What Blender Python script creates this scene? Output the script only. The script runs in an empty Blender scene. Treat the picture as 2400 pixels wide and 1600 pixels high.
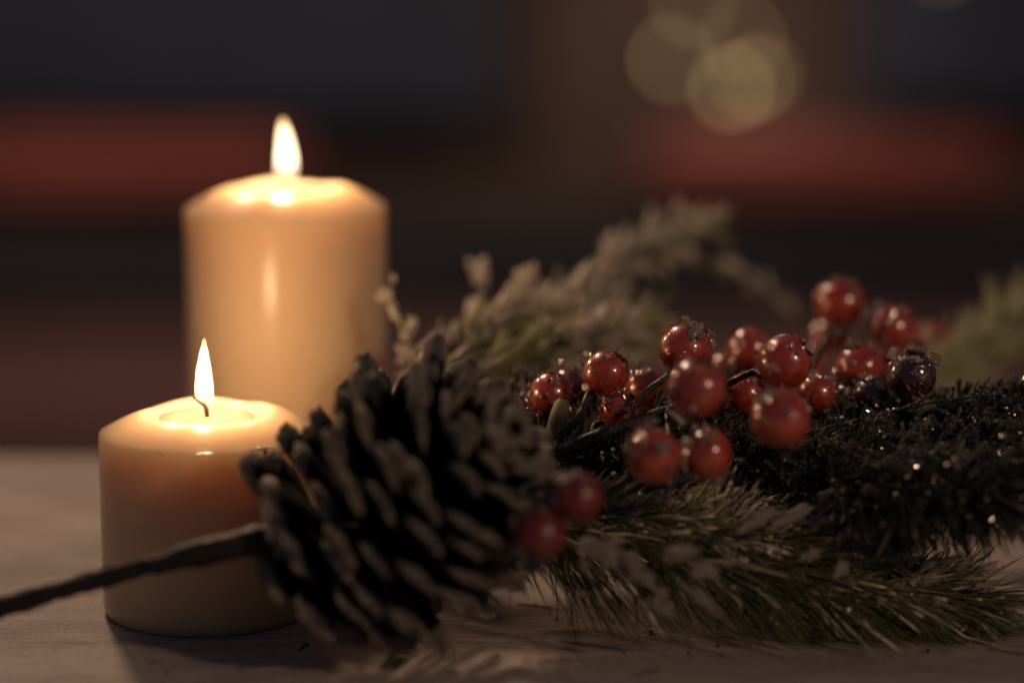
import bpy, bmesh, math, random
from mathutils import Vector, Matrix, noise

random.seed(7)
sc = bpy.context.scene
COL = sc.collection
R = math.radians

# ------------------------------------------------------------------ camera
CAM_H, PITCH, LENS = 0.2222, 10.0, 85.0
cd = bpy.data.cameras.new('camera')
cam = bpy.data.objects.new('camera', cd)
COL.objects.link(cam)
cam.location = (0, 0, CAM_H)
cam.rotation_euler = (R(90 - PITCH), 0, 0)
cd.lens = LENS
cd.sensor_width = 36.0
cd.clip_start = 0.02
cd.clip_end = 60
cd.dof.use_dof = True
cd.dof.focus_distance = 0.765
cd.dof.aperture_fstop = 2.2
sc.camera = cam

# ------------------------------------------------------------------ world, exposure
w = bpy.data.worlds.new('World')
sc.world = w
w.use_nodes = True
bg = w.node_tree.nodes['Background']
bg.inputs[0].default_value = (0.52, 0.60, 0.92, 1)
bg.inputs[1].default_value = 0.054
sc.view_settings.view_transform = 'Standard'
sc.view_settings.look = 'None'
sc.view_settings.exposure = 0
sc.view_settings.gamma = 1
cy = sc.cycles
cy.use_denoising = True
cy.sample_clamp_indirect = 4
cy.sample_clamp_direct = 0
cy.caustics_reflective = False
cy.caustics_refractive = False
cy.max_bounces = 8
cy.use_adaptive_sampling = False


def lamp(name, kind, loc, power, color, size, target=None):
    d = bpy.data.lights.new(name, kind)
    d.energy = power
    d.color = color
    if kind == 'AREA':
        d.shape = 'DISK'
        d.size = size
    else:
        d.shadow_soft_size = size
    o = bpy.data.objects.new(name, d)
    COL.objects.link(o)
    o.location = loc
    if target is not None:
        v = Vector(target) - Vector(loc)
        o.rotation_euler = v.to_track_quat('-Z', 'Y').to_euler()
    return o


# weak warm room lamp behind the camera, and a room lamp beyond the left edge at the back of the room
lamp('room_lamp', 'AREA', (1.05, -0.25, 0.72), 4.7, (1.0, 0.66, 0.44), 0.12, (0.03, 0.75, 0.04))
lamp('left_lamp', 'POINT', (-0.40, 1.70, 0.92), 21.0, (1.0, 0.67, 0.44), 0.06)
lamp('back_lamp', 'AREA', (-0.6, 1.55, 1.25), 3.8, (1.0, 0.62, 0.42), 0.3, (-0.35, 2.9, 0.1))

# ------------------------------------------------------------------ helpers
F = 2400 * LENS / 36.0
_f = Vector((0, math.cos(R(PITCH)), -math.sin(R(PITCH))))
_u = Vector((0, math.sin(R(PITCH)), math.cos(R(PITCH))))
_x = Vector((1, 0, 0))


def at(px, py, depth):
    """a point of the place, from where it is seen (2400 x 1600) and its distance"""
    return Vector((0, 0, CAM_H)) + (_f + _x * ((px - 1200) / F) + _u * ((800 - py) / F)) * depth


def mesh_obj(name, verts, faces, mat, parent=None, smooth=True, attr=None):
    me = bpy.data.meshes.new(name)
    me.from_pydata([tuple(v) for v in verts], [], faces)
    if smooth:
        me.polygons.foreach_set('use_smooth', [True] * len(me.polygons))
    for m in (mat if isinstance(mat, (list, tuple)) else [mat]):
        me.materials.append(m)
    if attr:
        for k, vals in attr.items():
            a = me.attributes.new(k, 'FLOAT', 'POINT')
            a.data.foreach_set('value', vals)
    me.update()
    return link(name, me, parent)


def link(name, me, parent=None):
    o = bpy.data.objects.new(name, me)
    COL.objects.link(o)
    if parent is not None:
        o.parent = parent
    return o


def from_bm(name, bm, mat, parent=None, smooth=True):
    me = bpy.data.meshes.new(name)
    bm.to_mesh(me)
    bm.free()
    if smooth:
        me.polygons.foreach_set('use_smooth', [True] * len(me.polygons))
    me.materials.append(mat)
    return link(name, me, parent)


def thing(name, label, cat, loc=(0, 0, 0), group=None):
    o = bpy.data.objects.new(name, None)
    COL.objects.link(o)
    o.location = loc
    o.empty_display_size = 0.02
    return tag(o, label, cat, group)


def tag(o, label, cat, group=None):
    o['label'] = label
    o['category'] = cat
    if group:
        o['group'] = group
    return o


def structure(o):
    o['kind'] = 'structure'
    return o


def smooth_path(pts, n):
    """Catmull-Rom through the points"""
    pts = [Vector(p) for p in pts]
    P = [pts[0] * 2 - pts[1]] + pts + [pts[-1] * 2 - pts[-2]]
    out = []
    segs = len(pts) - 1
    for i in range(n + 1):
        t = i / n * segs
        k = min(int(t), segs - 1)
        t -= k
        a, b, c, d = P[k], P[k + 1], P[k + 2], P[k + 3]
        out.append(0.5 * ((2 * b) + (c - a) * t + (2 * a - 5 * b + 4 * c - d) * t * t + (3 * b - a - 3 * c + d) * t ** 3))
    return out


def tube(path, radii, sides=10, rough=0.0, seed=0.0, verts=None, faces=None):
    verts = [] if verts is None else verts
    faces = [] if faces is None else faces
    n = len(path)
    base0 = len(verts)
    ref = Vector((0.13, 0.31, 0.94))
    for i, p in enumerate(path):
        d = (path[min(i + 1, n - 1)] - path[max(i - 1, 0)]).normalized()
        a = d.cross(ref).normalized()
        b = d.cross(a)
        r = radii(i / (n - 1)) if callable(radii) else radii
        for k in range(sides):
            th = 2 * math.pi * k / sides
            q = a * math.cos(th) + b * math.sin(th)
            rr = r
            if rough:
                rr = r * (1 + rough * noise.noise(p * 260 + q * 1.3 + Vector((seed, 0, 0))))
            verts.append(p + q * rr)
    for i in range(n - 1):
        for k in range(sides):
            a = base0 + i * sides + k
            b = base0 + i * sides + (k + 1) % sides
            faces.append((a, b, b + sides, a + sides))
    faces.append(tuple(base0 + k for k in reversed(range(sides))))
    faces.append(tuple(base0 + (n - 1) * sides + k for k in range(sides)))
    return verts, faces


def spin(profile, segs, wobble=None):
    """profile of (radius, z), centre first or last"""
    verts, faces = [], []
    rings = []
    for (r, z) in profile:
        if r < 1e-6:
            rings.append([len(verts)])
            verts.append(Vector((0, 0, z)))
        else:
            ids = []
            for k in range(segs):
                th = 2 * math.pi * k / segs
                v = Vector((r * math.cos(th), r * math.sin(th), z))
                if wobble:
                    v = wobble(v, r, th)
                ids.append(len(verts))
                verts.append(v)
            rings.append(ids)
    for A, B in zip(rings[:-1], rings[1:]):
        for k in range(segs):
            k2 = (k + 1) % segs
            if len(A) == 1:
                faces.append((A[0], B[k2], B[k]))
            elif len(B) == 1:
                faces.append((A[k], A[k2], B[0]))
            else:
                faces.append((A[k], A[k2], B[k2], B[k]))
    return verts, faces


# ------------------------------------------------------------------ materials
class N:
    def __init__(self, name):
        self.m = bpy.data.materials.new(name)
        self.m.use_nodes = True
        self.t = self.m.node_tree
        self.b = self.t.nodes.get('Principled BSDF')
        self.out = self.t.nodes.get('Material Output')

    def new(self, kind, **kw):
        n = self.t.nodes.new(kind)
        for k, v in kw.items():
            setattr(n, k, v)
        return n

    def ln(self, a, b):
        self.t.links.new(a, b)

    def coord(self, scale=(1, 1, 1)):
        tc = self.new('ShaderNodeTexCoord')
        mp = self.new('ShaderNodeMapping')
        mp.inputs['Scale'].default_value = scale
        self.ln(tc.outputs['Object'], mp.inputs['Vector'])
        return mp.outputs['Vector']

    def noise(self, vec, scale, detail=4, rough=0.55):
        n = self.new('ShaderNodeTexNoise')
        n.inputs['Scale'].default_value = scale
        n.inputs['Detail'].default_value = detail
        n.inputs['Roughness'].default_value = rough
        self.ln(vec, n.inputs['Vector'])
        return n.outputs['Fac']

    def ramp(self, fac, stops):
        r = self.new('ShaderNodeValToRGB')
        els = r.color_ramp.elements
        while len(els) < len(stops):
            els.new(0.5)
        for e, (p, c) in zip(els, stops):
            e.position = p
            e.color = (*c, 1) if len(c) == 3 else c
        self.ln(fac, r.inputs['Fac'])
        return r.outputs['Color']

    def mix(self, fac, a, b):
        m = self.new('ShaderNodeMix', data_type='RGBA')
        for s, v in ((m.inputs['Factor'], fac), (m.inputs['A'], a), (m.inputs['B'], b)):
            if hasattr(v, 'links'):
                self.ln(v, s)
            elif isinstance(v, tuple):
                s.default_value = (*v, 1)
            else:
                s.default_value = v
        return m.outputs['Result']

    def bump(self, h, strength, dist):
        b = self.new('ShaderNodeBump')
        b.inputs['Strength'].default_value = strength
        b.inputs['Distance'].default_value = dist
        self.ln(h, b.inputs['Height'])
        self.ln(b.outputs['Normal'], self.b.inputs['Normal'])
        return b

    def set(self, **kw):
        for k, v in kw.items():
            s = self.b.inputs[k.replace('_', ' ')]
            if hasattr(v, 'links'):
                self.ln(v, s)
            elif isinstance(v, tuple) and len(v) == 3 and s.type == 'RGBA':
                s.default_value = (*v, 1)
            else:
                s.default_value = v
        return self


def mat_plain(name, col, rough=0.6, **kw):
    n = N(name)
    v = n.coord()
    f = n.noise(v, 6, 3)
    n.set(Base_Color=n.ramp(f, [(0.3, tuple(c * 0.8 for c in col)), (0.7, tuple(c * 1.2 for c in col))]), Roughness=rough, **kw)
    return n.m


# painted, weathered table top
n = N('weathered_paint')
v = n.coord((1, 6, 1))
v2 = n.coord((1, 1, 1))
grain = n.noise(v, 26, 8, 0.65)
streak = n.noise(n.coord((2.2, 26, 1)), 9, 6, 0.6)
patch = n.ramp(n.noise(n.coord((1, 2.5, 1)), 7, 5, 0.6), [(0.35, (0.72, 0.67, 0.63)), (0.62, (1, 1, 1))])
col = n.ramp(grain, [(0.3, (0.42, 0.355, 0.31)), (0.55, (0.56, 0.485, 0.43)), (0.8, (0.62, 0.545, 0.49))])
worn = n.ramp(streak, [(0.30, (1, 1, 1)), (0.40, (0, 0, 0))])
col = n.mix(worn, col, (0.17, 0.115, 0.085))
pore = n.ramp(n.noise(n.coord((1, 3.5, 1)), 420, 3, 0.6), [(0.36, (0.45, 0.42, 0.40)), (0.47, (1, 1, 1))])
fleck = n.ramp(n.noise(n.coord((1, 2.2, 1)), 170, 2, 0.5), [(0.25, (1, 1, 1)), (0.30, (0, 0, 0))])
col = n.mix(fleck, col, (0.08, 0.055, 0.04))
mm = n.new('ShaderNodeMix', data_type='RGBA', blend_type='MULTIPLY')
mm.inputs['Factor'].default_value = 1.0
n.ln(col, mm.inputs['A'])
n.ln(patch, mm.inputs['B'])
m2 = n.new('ShaderNodeMix', data_type='RGBA', blend_type='MULTIPLY')
m2.inputs['Factor'].default_value = 0.85
n.ln(mm.outputs['Result'], m2.inputs['A'])
n.ln(pore, m2.inputs['B'])
n.set(Base_Color=m2.outputs['Result'], Roughness=0.62)
h = n.new('ShaderNodeMath', operation='ADD')
n.ln(grain, h.inputs[0])
n.ln(streak, h.inputs[1])
n.bump(h.outputs[0], 0.45, 0.0015)
M_TABLE = n.m

# wax
def wax(name, col):
    n = N(name)
    v = n.coord()
    f = n.noise(v, 45, 3)
    n.set(Base_Color=n.ramp(f, [(0.3, col), (0.7, tuple(min(1, c * 1.03) for c in col))]), Roughness=0.24, Specular_IOR_Level=0.3,
          Subsurface_Weight=1.0, Subsurface_Scale=0.028, IOR=1.44)
    n.b.inputs['Subsurface Radius'].default_value = (1.0, 0.92, 0.84)
    n.b.subsurface_method = 'RANDOM_WALK'
    n.bump(n.noise(v, 120, 3), 0.12, 0.0006)
    return n.m


M_WAX = wax('cream_wax', (0.73, 0.545, 0.345))

n = N('melted_wax')
n.set(Base_Color=(0.74, 0.55, 0.34), Roughness=0.08, Subsurface_Weight=1.0, Subsurface_Scale=0.014, Coat_Weight=0.6, Coat_Roughness=0.05)
n.b.inputs['Subsurface Radius'].default_value = (1.0, 0.92, 0.84)
M_POOL = n.m

M_WICK = mat_plain('charred_wick', (0.02, 0.016, 0.014), 0.9)


def flame_mat(name, height):
    n = N(name)
    n.t.nodes.remove(n.b)
    tc = n.new('ShaderNodeTexCoord')
    sep = n.new('ShaderNodeSeparateXYZ')
    n.ln(tc.outputs['Object'], sep.inputs[0])
    dv = n.new('ShaderNodeMath', operation='DIVIDE')
    n.ln(sep.outputs['Z'], dv.inputs[0])
    dv.inputs[1].default_value = height
    colr = n.ramp(dv.outputs[0], [(0.0, (0.25, 0.20, 0.30)), (0.14, (0.8, 0.42, 0.22)), (0.36, (1.0, 0.80, 0.52)), (0.85, (1.0, 0.76, 0.42)), (1.0, (1.0, 0.5, 0.15))])
    stg = n.ramp(dv.outputs[0], [(0.0, (0.02,) * 3), (0.20, (0.07,) * 3), (0.40, (0.75,) * 3), (0.52, (1.0,) * 3), (0.85, (0.75,) * 3), (1.0, (0.25,) * 3)])
    em = n.new('ShaderNodeEmission')
    mul = n.new('ShaderNodeMath', operation='MULTIPLY')
    n.ln(stg, mul.inputs[0])
    mul.inputs[1].default_value = 2.1
    n.ln(colr, em.inputs['Color'])
    n.ln(mul.outputs[0], em.inputs['Strength'])
    tr = n.new('ShaderNodeBsdfTransparent')
    ad = n.new('ShaderNodeAddShader')
    n.ln(em.outputs[0], ad.inputs[0])
    n.ln(tr.outputs[0], ad.inputs[1])
    n.ln(ad.outputs[0], n.out.inputs['Surface'])
    return n.m


# cone scale: dark brown with frost paint on the outer end
n = N('cone_scale')
at_ = n.new('ShaderNodeAttribute', attribute_name='frost')
v = n.coord()
f1 = n.noise(v, 4.5, 6, 0.7)
f2 = n.noise(v, 2.5, 3)
s = n.new('ShaderNodeMath', operation='ADD')
n.ln(at_.outputs['Fac'], s.inputs[0])
n.ln(f1, s.inputs[1])
mask = n.ramp(s.outputs[0], [(0.86, (0, 0, 0)), (1.1, (1, 1, 1))])
brown = n.ramp(f2, [(0.3, (0.018, 0.012, 0.009)), (0.7, (0.050, 0.029, 0.019))])
n.set(Base_Color=n.mix(mask, brown, (0.86, 0.75, 0.62)), Roughness=0.85, Specular_IOR_Level=0.2)
n.bump(f1, 1.0, 0.25)
M_SCALE = n.m

# bark of stalk and stems
n = N('dark_bark')
v = n.coord()
f1 = n.noise(v, 230, 5, 0.6)
n.set(Base_Color=n.ramp(f1, [(0.35, (0.006, 0.006, 0.006)), (0.72, (0.020, 0.014, 0.011))]), Roughness=0.7)
n.bump(f1, 0.8, 0.0012)
M_BARK = n.m

n = N('glossy_stem')
v = n.coord()
f1 = n.noise(v, 700, 3, 0.6)
n.set(Base_Color=n.ramp(f1, [(0.4, (0.009, 0.007, 0.007)), (0.8, (0.026, 0.017, 0.014))]), Roughness=0.42, Coat_Weight=0.3, Coat_Roughness=0.3)
n.bump(f1, 1.0, 0.0012)
M_STEM = n.m

# frosted needles
def needle_mat(name, g1, g2, frost_col, rough=0.45):
    n = N(name)
    fr = n.new('ShaderNodeAttribute', attribute_name='frost')
    tn = n.new('ShaderNodeAttribute', attribute_name='tint')
    green = n.mix(tn.outputs['Fac'], g1, g2)
    n.set(Base_Color=n.mix(fr.outputs['Fac'], green, frost_col), Roughness=rough, Specular_IOR_Level=0.5)
    return n.m


M_NEEDLE = needle_mat('pine_needle', (0.045, 0.062, 0.028), (0.50, 0.48, 0.19), (0.82, 0.72, 0.58))
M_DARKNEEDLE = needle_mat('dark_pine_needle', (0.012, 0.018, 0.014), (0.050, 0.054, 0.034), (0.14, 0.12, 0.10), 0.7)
M_GREEN = needle_mat('green_pine_needle', (0.34, 0.36, 0.17), (0.56, 0.54, 0.30), (0.62, 0.58, 0.46))

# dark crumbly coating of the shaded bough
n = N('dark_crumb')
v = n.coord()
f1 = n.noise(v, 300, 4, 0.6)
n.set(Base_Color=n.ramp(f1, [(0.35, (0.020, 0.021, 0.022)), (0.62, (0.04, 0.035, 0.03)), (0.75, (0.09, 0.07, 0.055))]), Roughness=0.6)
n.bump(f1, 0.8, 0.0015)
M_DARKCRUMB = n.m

# flocked snow
n = N('flocked_snow')
v = n.coord()
f1 = n.noise(v, 500, 5, 0.7)
n.set(Base_Color=n.ramp(f1, [(0.3, (0.58, 0.49, 0.40)), (0.7, (0.85, 0.76, 0.65))]), Roughness=0.85)
n.bump(f1, 1.0, 0.002)
M_SNOW = n.m

# berries
n = N('red_berry')
v = n.coord()
f1 = n.noise(v, 1.6, 4)
n.set(Base_Color=n.ramp(f1, [(0.3, (0.34, 0.030, 0.012)), (0.7, (0.56, 0.075, 0.026))]), Roughness=0.3, Coat_Weight=1.0, Coat_Roughness=0.13, Coat_IOR=1.75,
      Subsurface_Weight=0.12, Subsurface_Scale=0.002)
n.bump(n.noise(v, 3.5, 4, 0.55), 0.10, 0.05)
M_BERRY = n.m
n = N('deep_shade_berry')  # nearly black copy of the red berry; deep shade is put into the colour
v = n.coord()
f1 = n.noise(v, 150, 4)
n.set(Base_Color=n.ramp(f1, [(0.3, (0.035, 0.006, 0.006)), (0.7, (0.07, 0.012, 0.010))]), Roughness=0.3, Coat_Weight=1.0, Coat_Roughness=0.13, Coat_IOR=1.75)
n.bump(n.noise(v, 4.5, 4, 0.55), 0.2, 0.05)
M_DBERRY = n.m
n = N('shade_red_berry')  # red berry again, its colour dimmed to stand for shadow low in the greenery
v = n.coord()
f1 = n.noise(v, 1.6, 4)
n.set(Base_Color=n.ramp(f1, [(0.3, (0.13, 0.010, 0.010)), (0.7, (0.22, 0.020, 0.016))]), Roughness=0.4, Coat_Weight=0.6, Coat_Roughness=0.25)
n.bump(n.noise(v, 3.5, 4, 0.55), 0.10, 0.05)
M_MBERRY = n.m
M_LEAF = mat_plain('olive_leaf', (0.15, 0.13, 0.055), 0.6)
M_PALELEAF = mat_plain('grey_green_leaf', (0.16, 0.16, 0.12), 0.7)
M_CALYX = mat_plain('berry_calyx', (0.015, 0.010, 0.009), 0.4)

n = N('ice_flake')
n.set(Base_Color=(1.0, 0.80, 0.70), Roughness=0.2, Transmission_Weight=0.85, IOR=1.45, Metallic=0.12)
M_ICE = n.m
n = N('glitter')
n.set(Base_Color=(0.9, 0.82, 0.74), Roughness=0.22, Metallic=0.9)
M_GLITTER = n.m
n = N('ice_glint')
n.set(Base_Color=(0.95, 0.86, 0.8), Roughness=0.30, Metallic=0.8)
M_GLINT = n.m

# ------------------------------------------------------------------ the room
def box(name, lo, hi, mat, parent=None, bevel=0.0, segs=3):
    bm = bmesh.new()
    bmesh.ops.create_cube(bm, size=1)
    c = [(a + b) / 2 for a, b in zip(lo, hi)]
    s = [b - a for a, b in zip(lo, hi)]
    for q in bm.verts:
        q.co = Vector((q.co.x * s[0], q.co.y * s[1], q.co.z * s[2]))
    if bevel:
        bmesh.ops.bevel(bm, geom=list(bm.edges), offset=bevel, segments=segs, affect='EDGES', profile=0.5)
    o = from_bm(name, bm, mat, parent, smooth=bool(bevel))
    o.location = c
    return o


M_WALL = mat_plain('brown_wall', (0.112, 0.074, 0.068), 0.9)
M_FLOOR = mat_plain('brown_floor', (0.12, 0.06, 0.05), 0.7)
structure(box('back_wall', (-3.0, 3.2, -0.75), (3.0, 3.3, 1.9), M_WALL))
structure(box('floor', (-3.0, -1.2, -0.80), (3.0, 3.2, -0.75), M_FLOOR))

M_PANEL = mat_plain('charcoal_panel', (0.033, 0.041, 0.078), 0.7)
pw = at(560, 60, 3.1)
tag(box('wall_board', (-1.6, 3.08, at(0, 285, 3.1).z), (at(1195, 0, 3.1).x, 3.18, 1.2), M_PANEL, bevel=0.01),
    'large plain charcoal board on the wall in the blurred background behind the tall candle', 'wall board')
tag(box('wall_board', (at(2010, 0, 3.1).x, 3.08, at(0, 250, 3.1).z), (1.6, 3.18, 1.2), M_PANEL, bevel=0.01),
    'dark plain board on the wall in the upper right corner of the blurred background', 'wall board')

M_RED = mat_plain('red_fabric', (0.29, 0.082, 0.068), 0.85)


def cushion(lo, hi, label):
    bm = bmesh.new()
    bmesh.ops.create_cube(bm, size=2)
    bmesh.ops.subdivide_edges(bm, edges=list(bm.edges), cuts=9, use_grid_fill=True)
    c = Vector([(a + b) / 2 for a, b in zip(lo, hi)])
    s = Vector([(b - a) / 2 for a, b in zip(lo, hi)])
    for q in bm.verts:
        x, y, z = q.co
        px_, pz_ = 1 - abs(x) ** 4 * 0.45, 1 - abs(z) ** 4 * 0.3
        q.co = Vector((x * s.x, y * s.y * px_ * pz_, z * s.z * (1 - 0.35 * abs(x) ** 5)))
        q.co += Vector((0, noise.noise(q.co * 9) * 0.006, noise.noise(q.co * 7 + Vector((3, 1, 2))) * 0.006))
    o = from_bm('red_cushion', bm, M_RED)
    o.location = c
    tag(o, label, 'cushion', 'red cushions in the background')


seat_y = 2.5
M_SOFA = mat_plain('dark_sofa_fabric', (0.024, 0.025, 0.034), 0.9)
sofa = thing('sofa', 'dark blurred sofa standing against the back wall behind the table', 'sofa', (0, 2.9, -0.75))
b = box('backrest', (-1.7, 2.80, -0.75), (1.7, 3.0, at(0, 520, 2.8).z), M_SOFA, sofa, 0.03)
b.location -= Vector((0, 2.9, -0.75))
z1 = at(0, 860, 2.5).z
M_SEAT = mat_plain('maroon_seat_fabric', (0.125, 0.062, 0.065), 0.9)
b = box('seat', (-1.7, 2.3, -0.6), (1.7, 2.797, z1), M_SEAT, sofa, 0.03)
b.location -= Vector((0, 2.9, -0.75))
za, zb = at(0, 500, 2.72).z, at(0, 345, 2.72).z
cushion((at(-300, 0, 2.72).x, 2.80, za), (at(680, 0, 2.72).x, 2.94, zb), 'long red cushion on the dark sofa behind the tall candle at left')
cushion((at(1520, 0, 2.72).x, 2.80, za), (at(2460, 0, 2.72).x, 2.94, at(0, 350, 2.72).z), 'long red cushion on the dark sofa below the glowing string lights')

# string lights
st = thing('string_lights', 'string of small warm glowing bulbs hung on the wall at upper right, out of focus', 'string lights', at(1700, 100, 2.95))
o0 = Vector(st.location)
M_WIRE = mat_plain('dark_wire', (0.03, 0.03, 0.025), 0.6)
bulbs = [(1625, 15, 2.2), (1572, 140, 3.0), (1714, 208, 4.4), (1762, 188, 2.8), (1742, 92, 1.6), (1788, 178, 0.9), (2205, -82, 1.2)]
wp = [at(1500, -260, 3.0)] + [at(x, y - 14, 2.95) for x, y, _ in (bulbs[0], bulbs[1], bulbs[2], bulbs[3], bulbs[5], bulbs[4])] + [at(2000, -120, 3.0), at(2205, -96, 2.95), at(2500, -200, 3.0)]
vs, fs = tube([p - o0 for p in smooth_path(wp, 80)], 0.0012, 6)
mesh_obj('wire', vs, fs, M_WIRE, st)
for bx, by, s in bulbs:
    n = N('bulb_glow')
    n.set(Base_Color=(0.9, 0.7, 0.4), Roughness=0.4, Emission_Color=(1.0, 0.72, 0.34), Emission_Strength=s * 0.75)
    vs, fs = spin([(0, -0.0066), (0.003, -0.0057), (0.0051, -0.003), (0.0057, 0), (0.0051, 0.003), (0.003, 0.006), (0.0024, 0.0084), (0, 0.0087)], 16)
    bo = mesh_obj('bulb', vs, fs, n.m, st)
    bo.location = at(bx, by, 2.95) - o0
lp = lamp('string_glow', 'POINT', at(1700, 130, 2.85), 0.8, (1.0, 0.78, 0.54), 0.1)

# table
bm = bmesh.new()
nx, ny = 160, 110
X0, X1, Y0, Y1 = -0.75, 0.75, 0.30, 0.985
grid = [[None] * (ny + 1) for _ in range(nx + 1)]
for i in range(nx + 1):
    for j in range(ny + 1):
        x, y = X0 + (X1 - X0) * i / nx, Y0 + (Y1 - Y0) * j / ny
        z = 0.0006 * noise.noise(Vector((x * 4, y * 18, 0))) - 0.0004
        grid[i][j] = bm.verts.new((x, y, z))
for i in range(nx):
    for j in range(ny):
        bm.faces.new((grid[i][j], grid[i + 1][j], grid[i + 1][j + 1], grid[i][j + 1]))
ret = bmesh.ops.extrude_face_region(bm, geom=list(bm.faces))
for q in [g for g in ret['geom'] if isinstance(g, bmesh.types.BMVert)]:
    q.co.z = -0.035
bmesh.ops.recalc_face_normals(bm, faces=list(bm.faces))
tb = from_bm('table', bm, M_TABLE, smooth=False)
tag(tb, 'pale weathered painted wooden table top under the candles and greenery', 'table')

# crumbs and dropped needles on the table
rd = random.Random(3)
CV, CF = [], []
for i in range(60):
    x, y = rd.uniform(-0.17, 0.19), rd.uniform(0.60, 0.95)
    if i < 40:
        x, y = rd.gauss(0.04, 0.07), rd.gauss(0.73, 0.02)
    an = rd.uniform(0, 3.14)
    if rd.random() < 0.15:
        ln, wd, hh = rd.uniform(0.006, 0.022), 0.00016, 0.0003
    else:
        ln = rd.uniform(0.0004, 0.0013)
        wd, hh = ln * rd.uniform(0.4, 0.9), ln
    ca, sa = math.cos(an), math.sin(an)
    i0 = len(CV)
    for (lx, ly, lz) in ((-1, -1, 0), (1, -1, 0), (1, 1, 0), (-1, 1, 0), (-.7, 0, 1), (.7, 0, 1)):
        px_, py_ = lx * ln / 2, ly * wd
        CV.append(Vector((x + px_ * ca - py_ * sa, y + px_ * sa + py_ * ca, -0.0008 + lz * (hh + 0.0008))))
    CF += [(i0, i0 + 1, i0 + 5, i0 + 4), (i0 + 2, i0 + 3, i0 + 4, i0 + 5), (i0 + 1, i0 + 2, i0 + 5), (i0 + 3, i0, i0 + 4), (i0 + 3, i0 + 2, i0 + 1, i0)]
o = mesh_obj('fallen_needles', CV, CF, M_BARK, smooth=False)
tag(o, 'dropped needles and dark crumbs scattered on the table', 'needles')
o['kind'] = 'stuff'

# ------------------------------------------------------------------ candles
def candle(label, base, r, h, crest, flame_h, flame_w, lean, power, seed, bend, shape):
    t = thing('pillar_candle', label, 'candle', base, 'cream pillar candles')
    hc = h + crest
    cr = r * 0.58
    prof = [(0, 0), (r * 0.94, 0), (r * 0.985, 0.0012), (r, 0.004)]
    for k in range(1, 11):
        prof.append((r, 0.004 + (h - 0.0085) * k / 10))
    prof += [(r * 0.999, h - 0.0013), (r * 0.993, h - 0.0003), (r * 0.962, h + 0.0003)]
    for k in range(1, 9):
        u = k / 8
        prof.append((r * 0.962 + (cr - r * 0.962) * u, h + 0.0003 + (crest - 0.0003) * (0.55 * u + 0.45 * math.sin(u * math.pi / 2))))
    prof += [(cr * 0.93, hc - 0.0003), (cr * 0.84, hc - 0.0012), (cr * 0.7, hc - 0.0026), (cr * 0.45, hc - 0.0032), (0, hc - 0.0034)]

    def wob(v, rr, th):
        k = max(0.0, (v.z - h * 0.9) / (h * 0.1 + crest))
        a = noise.noise(Vector((math.cos(th) * 1.2, math.sin(th) * 1.2, seed)))
        v = v + Vector((0, 0, a * 0.0026 * min(1, k) * (rr / r)))
        b_ = noise.noise(Vector((math.cos(th) * 0.9, math.sin(th) * 0.9, seed + v.z * 12)))
        return Vector((v.x * (1 + 0.006 * b_), v.y * (1 + 0.006 * b_), v.z))
    vs, fs = spin(prof, 96, wob)
    mesh_obj('wax_body', vs, fs, M_WAX, t)
    vs, fs = spin([(0, hc - 0.0020), (cr * 0.5, hc - 0.0020), (cr * 0.74, hc - 0.00195), (cr * 0.80, hc - 0.0022), (cr * 0.6, hc - 0.0038), (0, hc - 0.0040)], 48)
    mesh_obj('wax_pool', vs, list(reversed(fs)), M_POOL, t)
    z0 = hc - 0.0025
    wp = smooth_path([(0, 0, z0 - 0.002), (0.0001, 0, z0 + 0.002), (-0.0006 * bend, 0, z0 + 0.0042), (-0.0026 * bend, -0.0003, z0 + 0.0058), (-0.0038 * bend, -0.0005, z0 + 0.0073)], 16)
    vs, fs = tube(wp, lambda u: 0.00075 * (1.0 - 0.25 * u), 8, 0.25, seed)
    mesh_obj('wick', vs, fs, M_WICK, t)
    # flame: a tapering drop, leaning
    fv, ff = [], []
    prof = []
    K = 30
    for k in range(K + 1):
        u = k / K
        j = max(i for i in range(len(shape) - 1) if shape[i][0] <= u)
        q = (u - shape[j][0]) / (shape[j + 1][0] - shape[j][0])
        if j < len(shape) - 2:
            q = q * q * (3 - 2 * q) * 0.3 + q * 0.7
            wdt = flame_w / 2 * (shape[j][1] + (shape[j + 1][1] - shape[j][1]) * q)
        else:
            wdt = flame_w / 2 * shape[j][1] * math.sqrt(max(0, 1 - q * q))
        prof.append((wdt if 0 < k < K else 0.0, u * flame_h))

    def fw(v, rr, th):
        u = v.z / flame_h
        return Vector((v.x + lean(u), v.y, v.z))
    vs, fs = spin(prof, 32, fw)
    vs = [v if (v.x or v.y) else Vector((v.x + lean(v.z / flame_h), v.y, v.z)) for v in vs]
    fo = mesh_obj('flame', vs, fs, flame_mat('flame', flame_h), t)
    fo.location = (0, 0, z0 - 0.0002)
    for u, s in ((0.62, 0.32), (0.80, 0.38), (0.96, 0.30)):
        L = lamp('flame_light', 'POINT', (lean(u), 0, z0 + 0.0012 + u * flame_h), power * s, (1.0, 0.61, 0.33), 0.0026)
        L.parent = t
    return t


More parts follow.
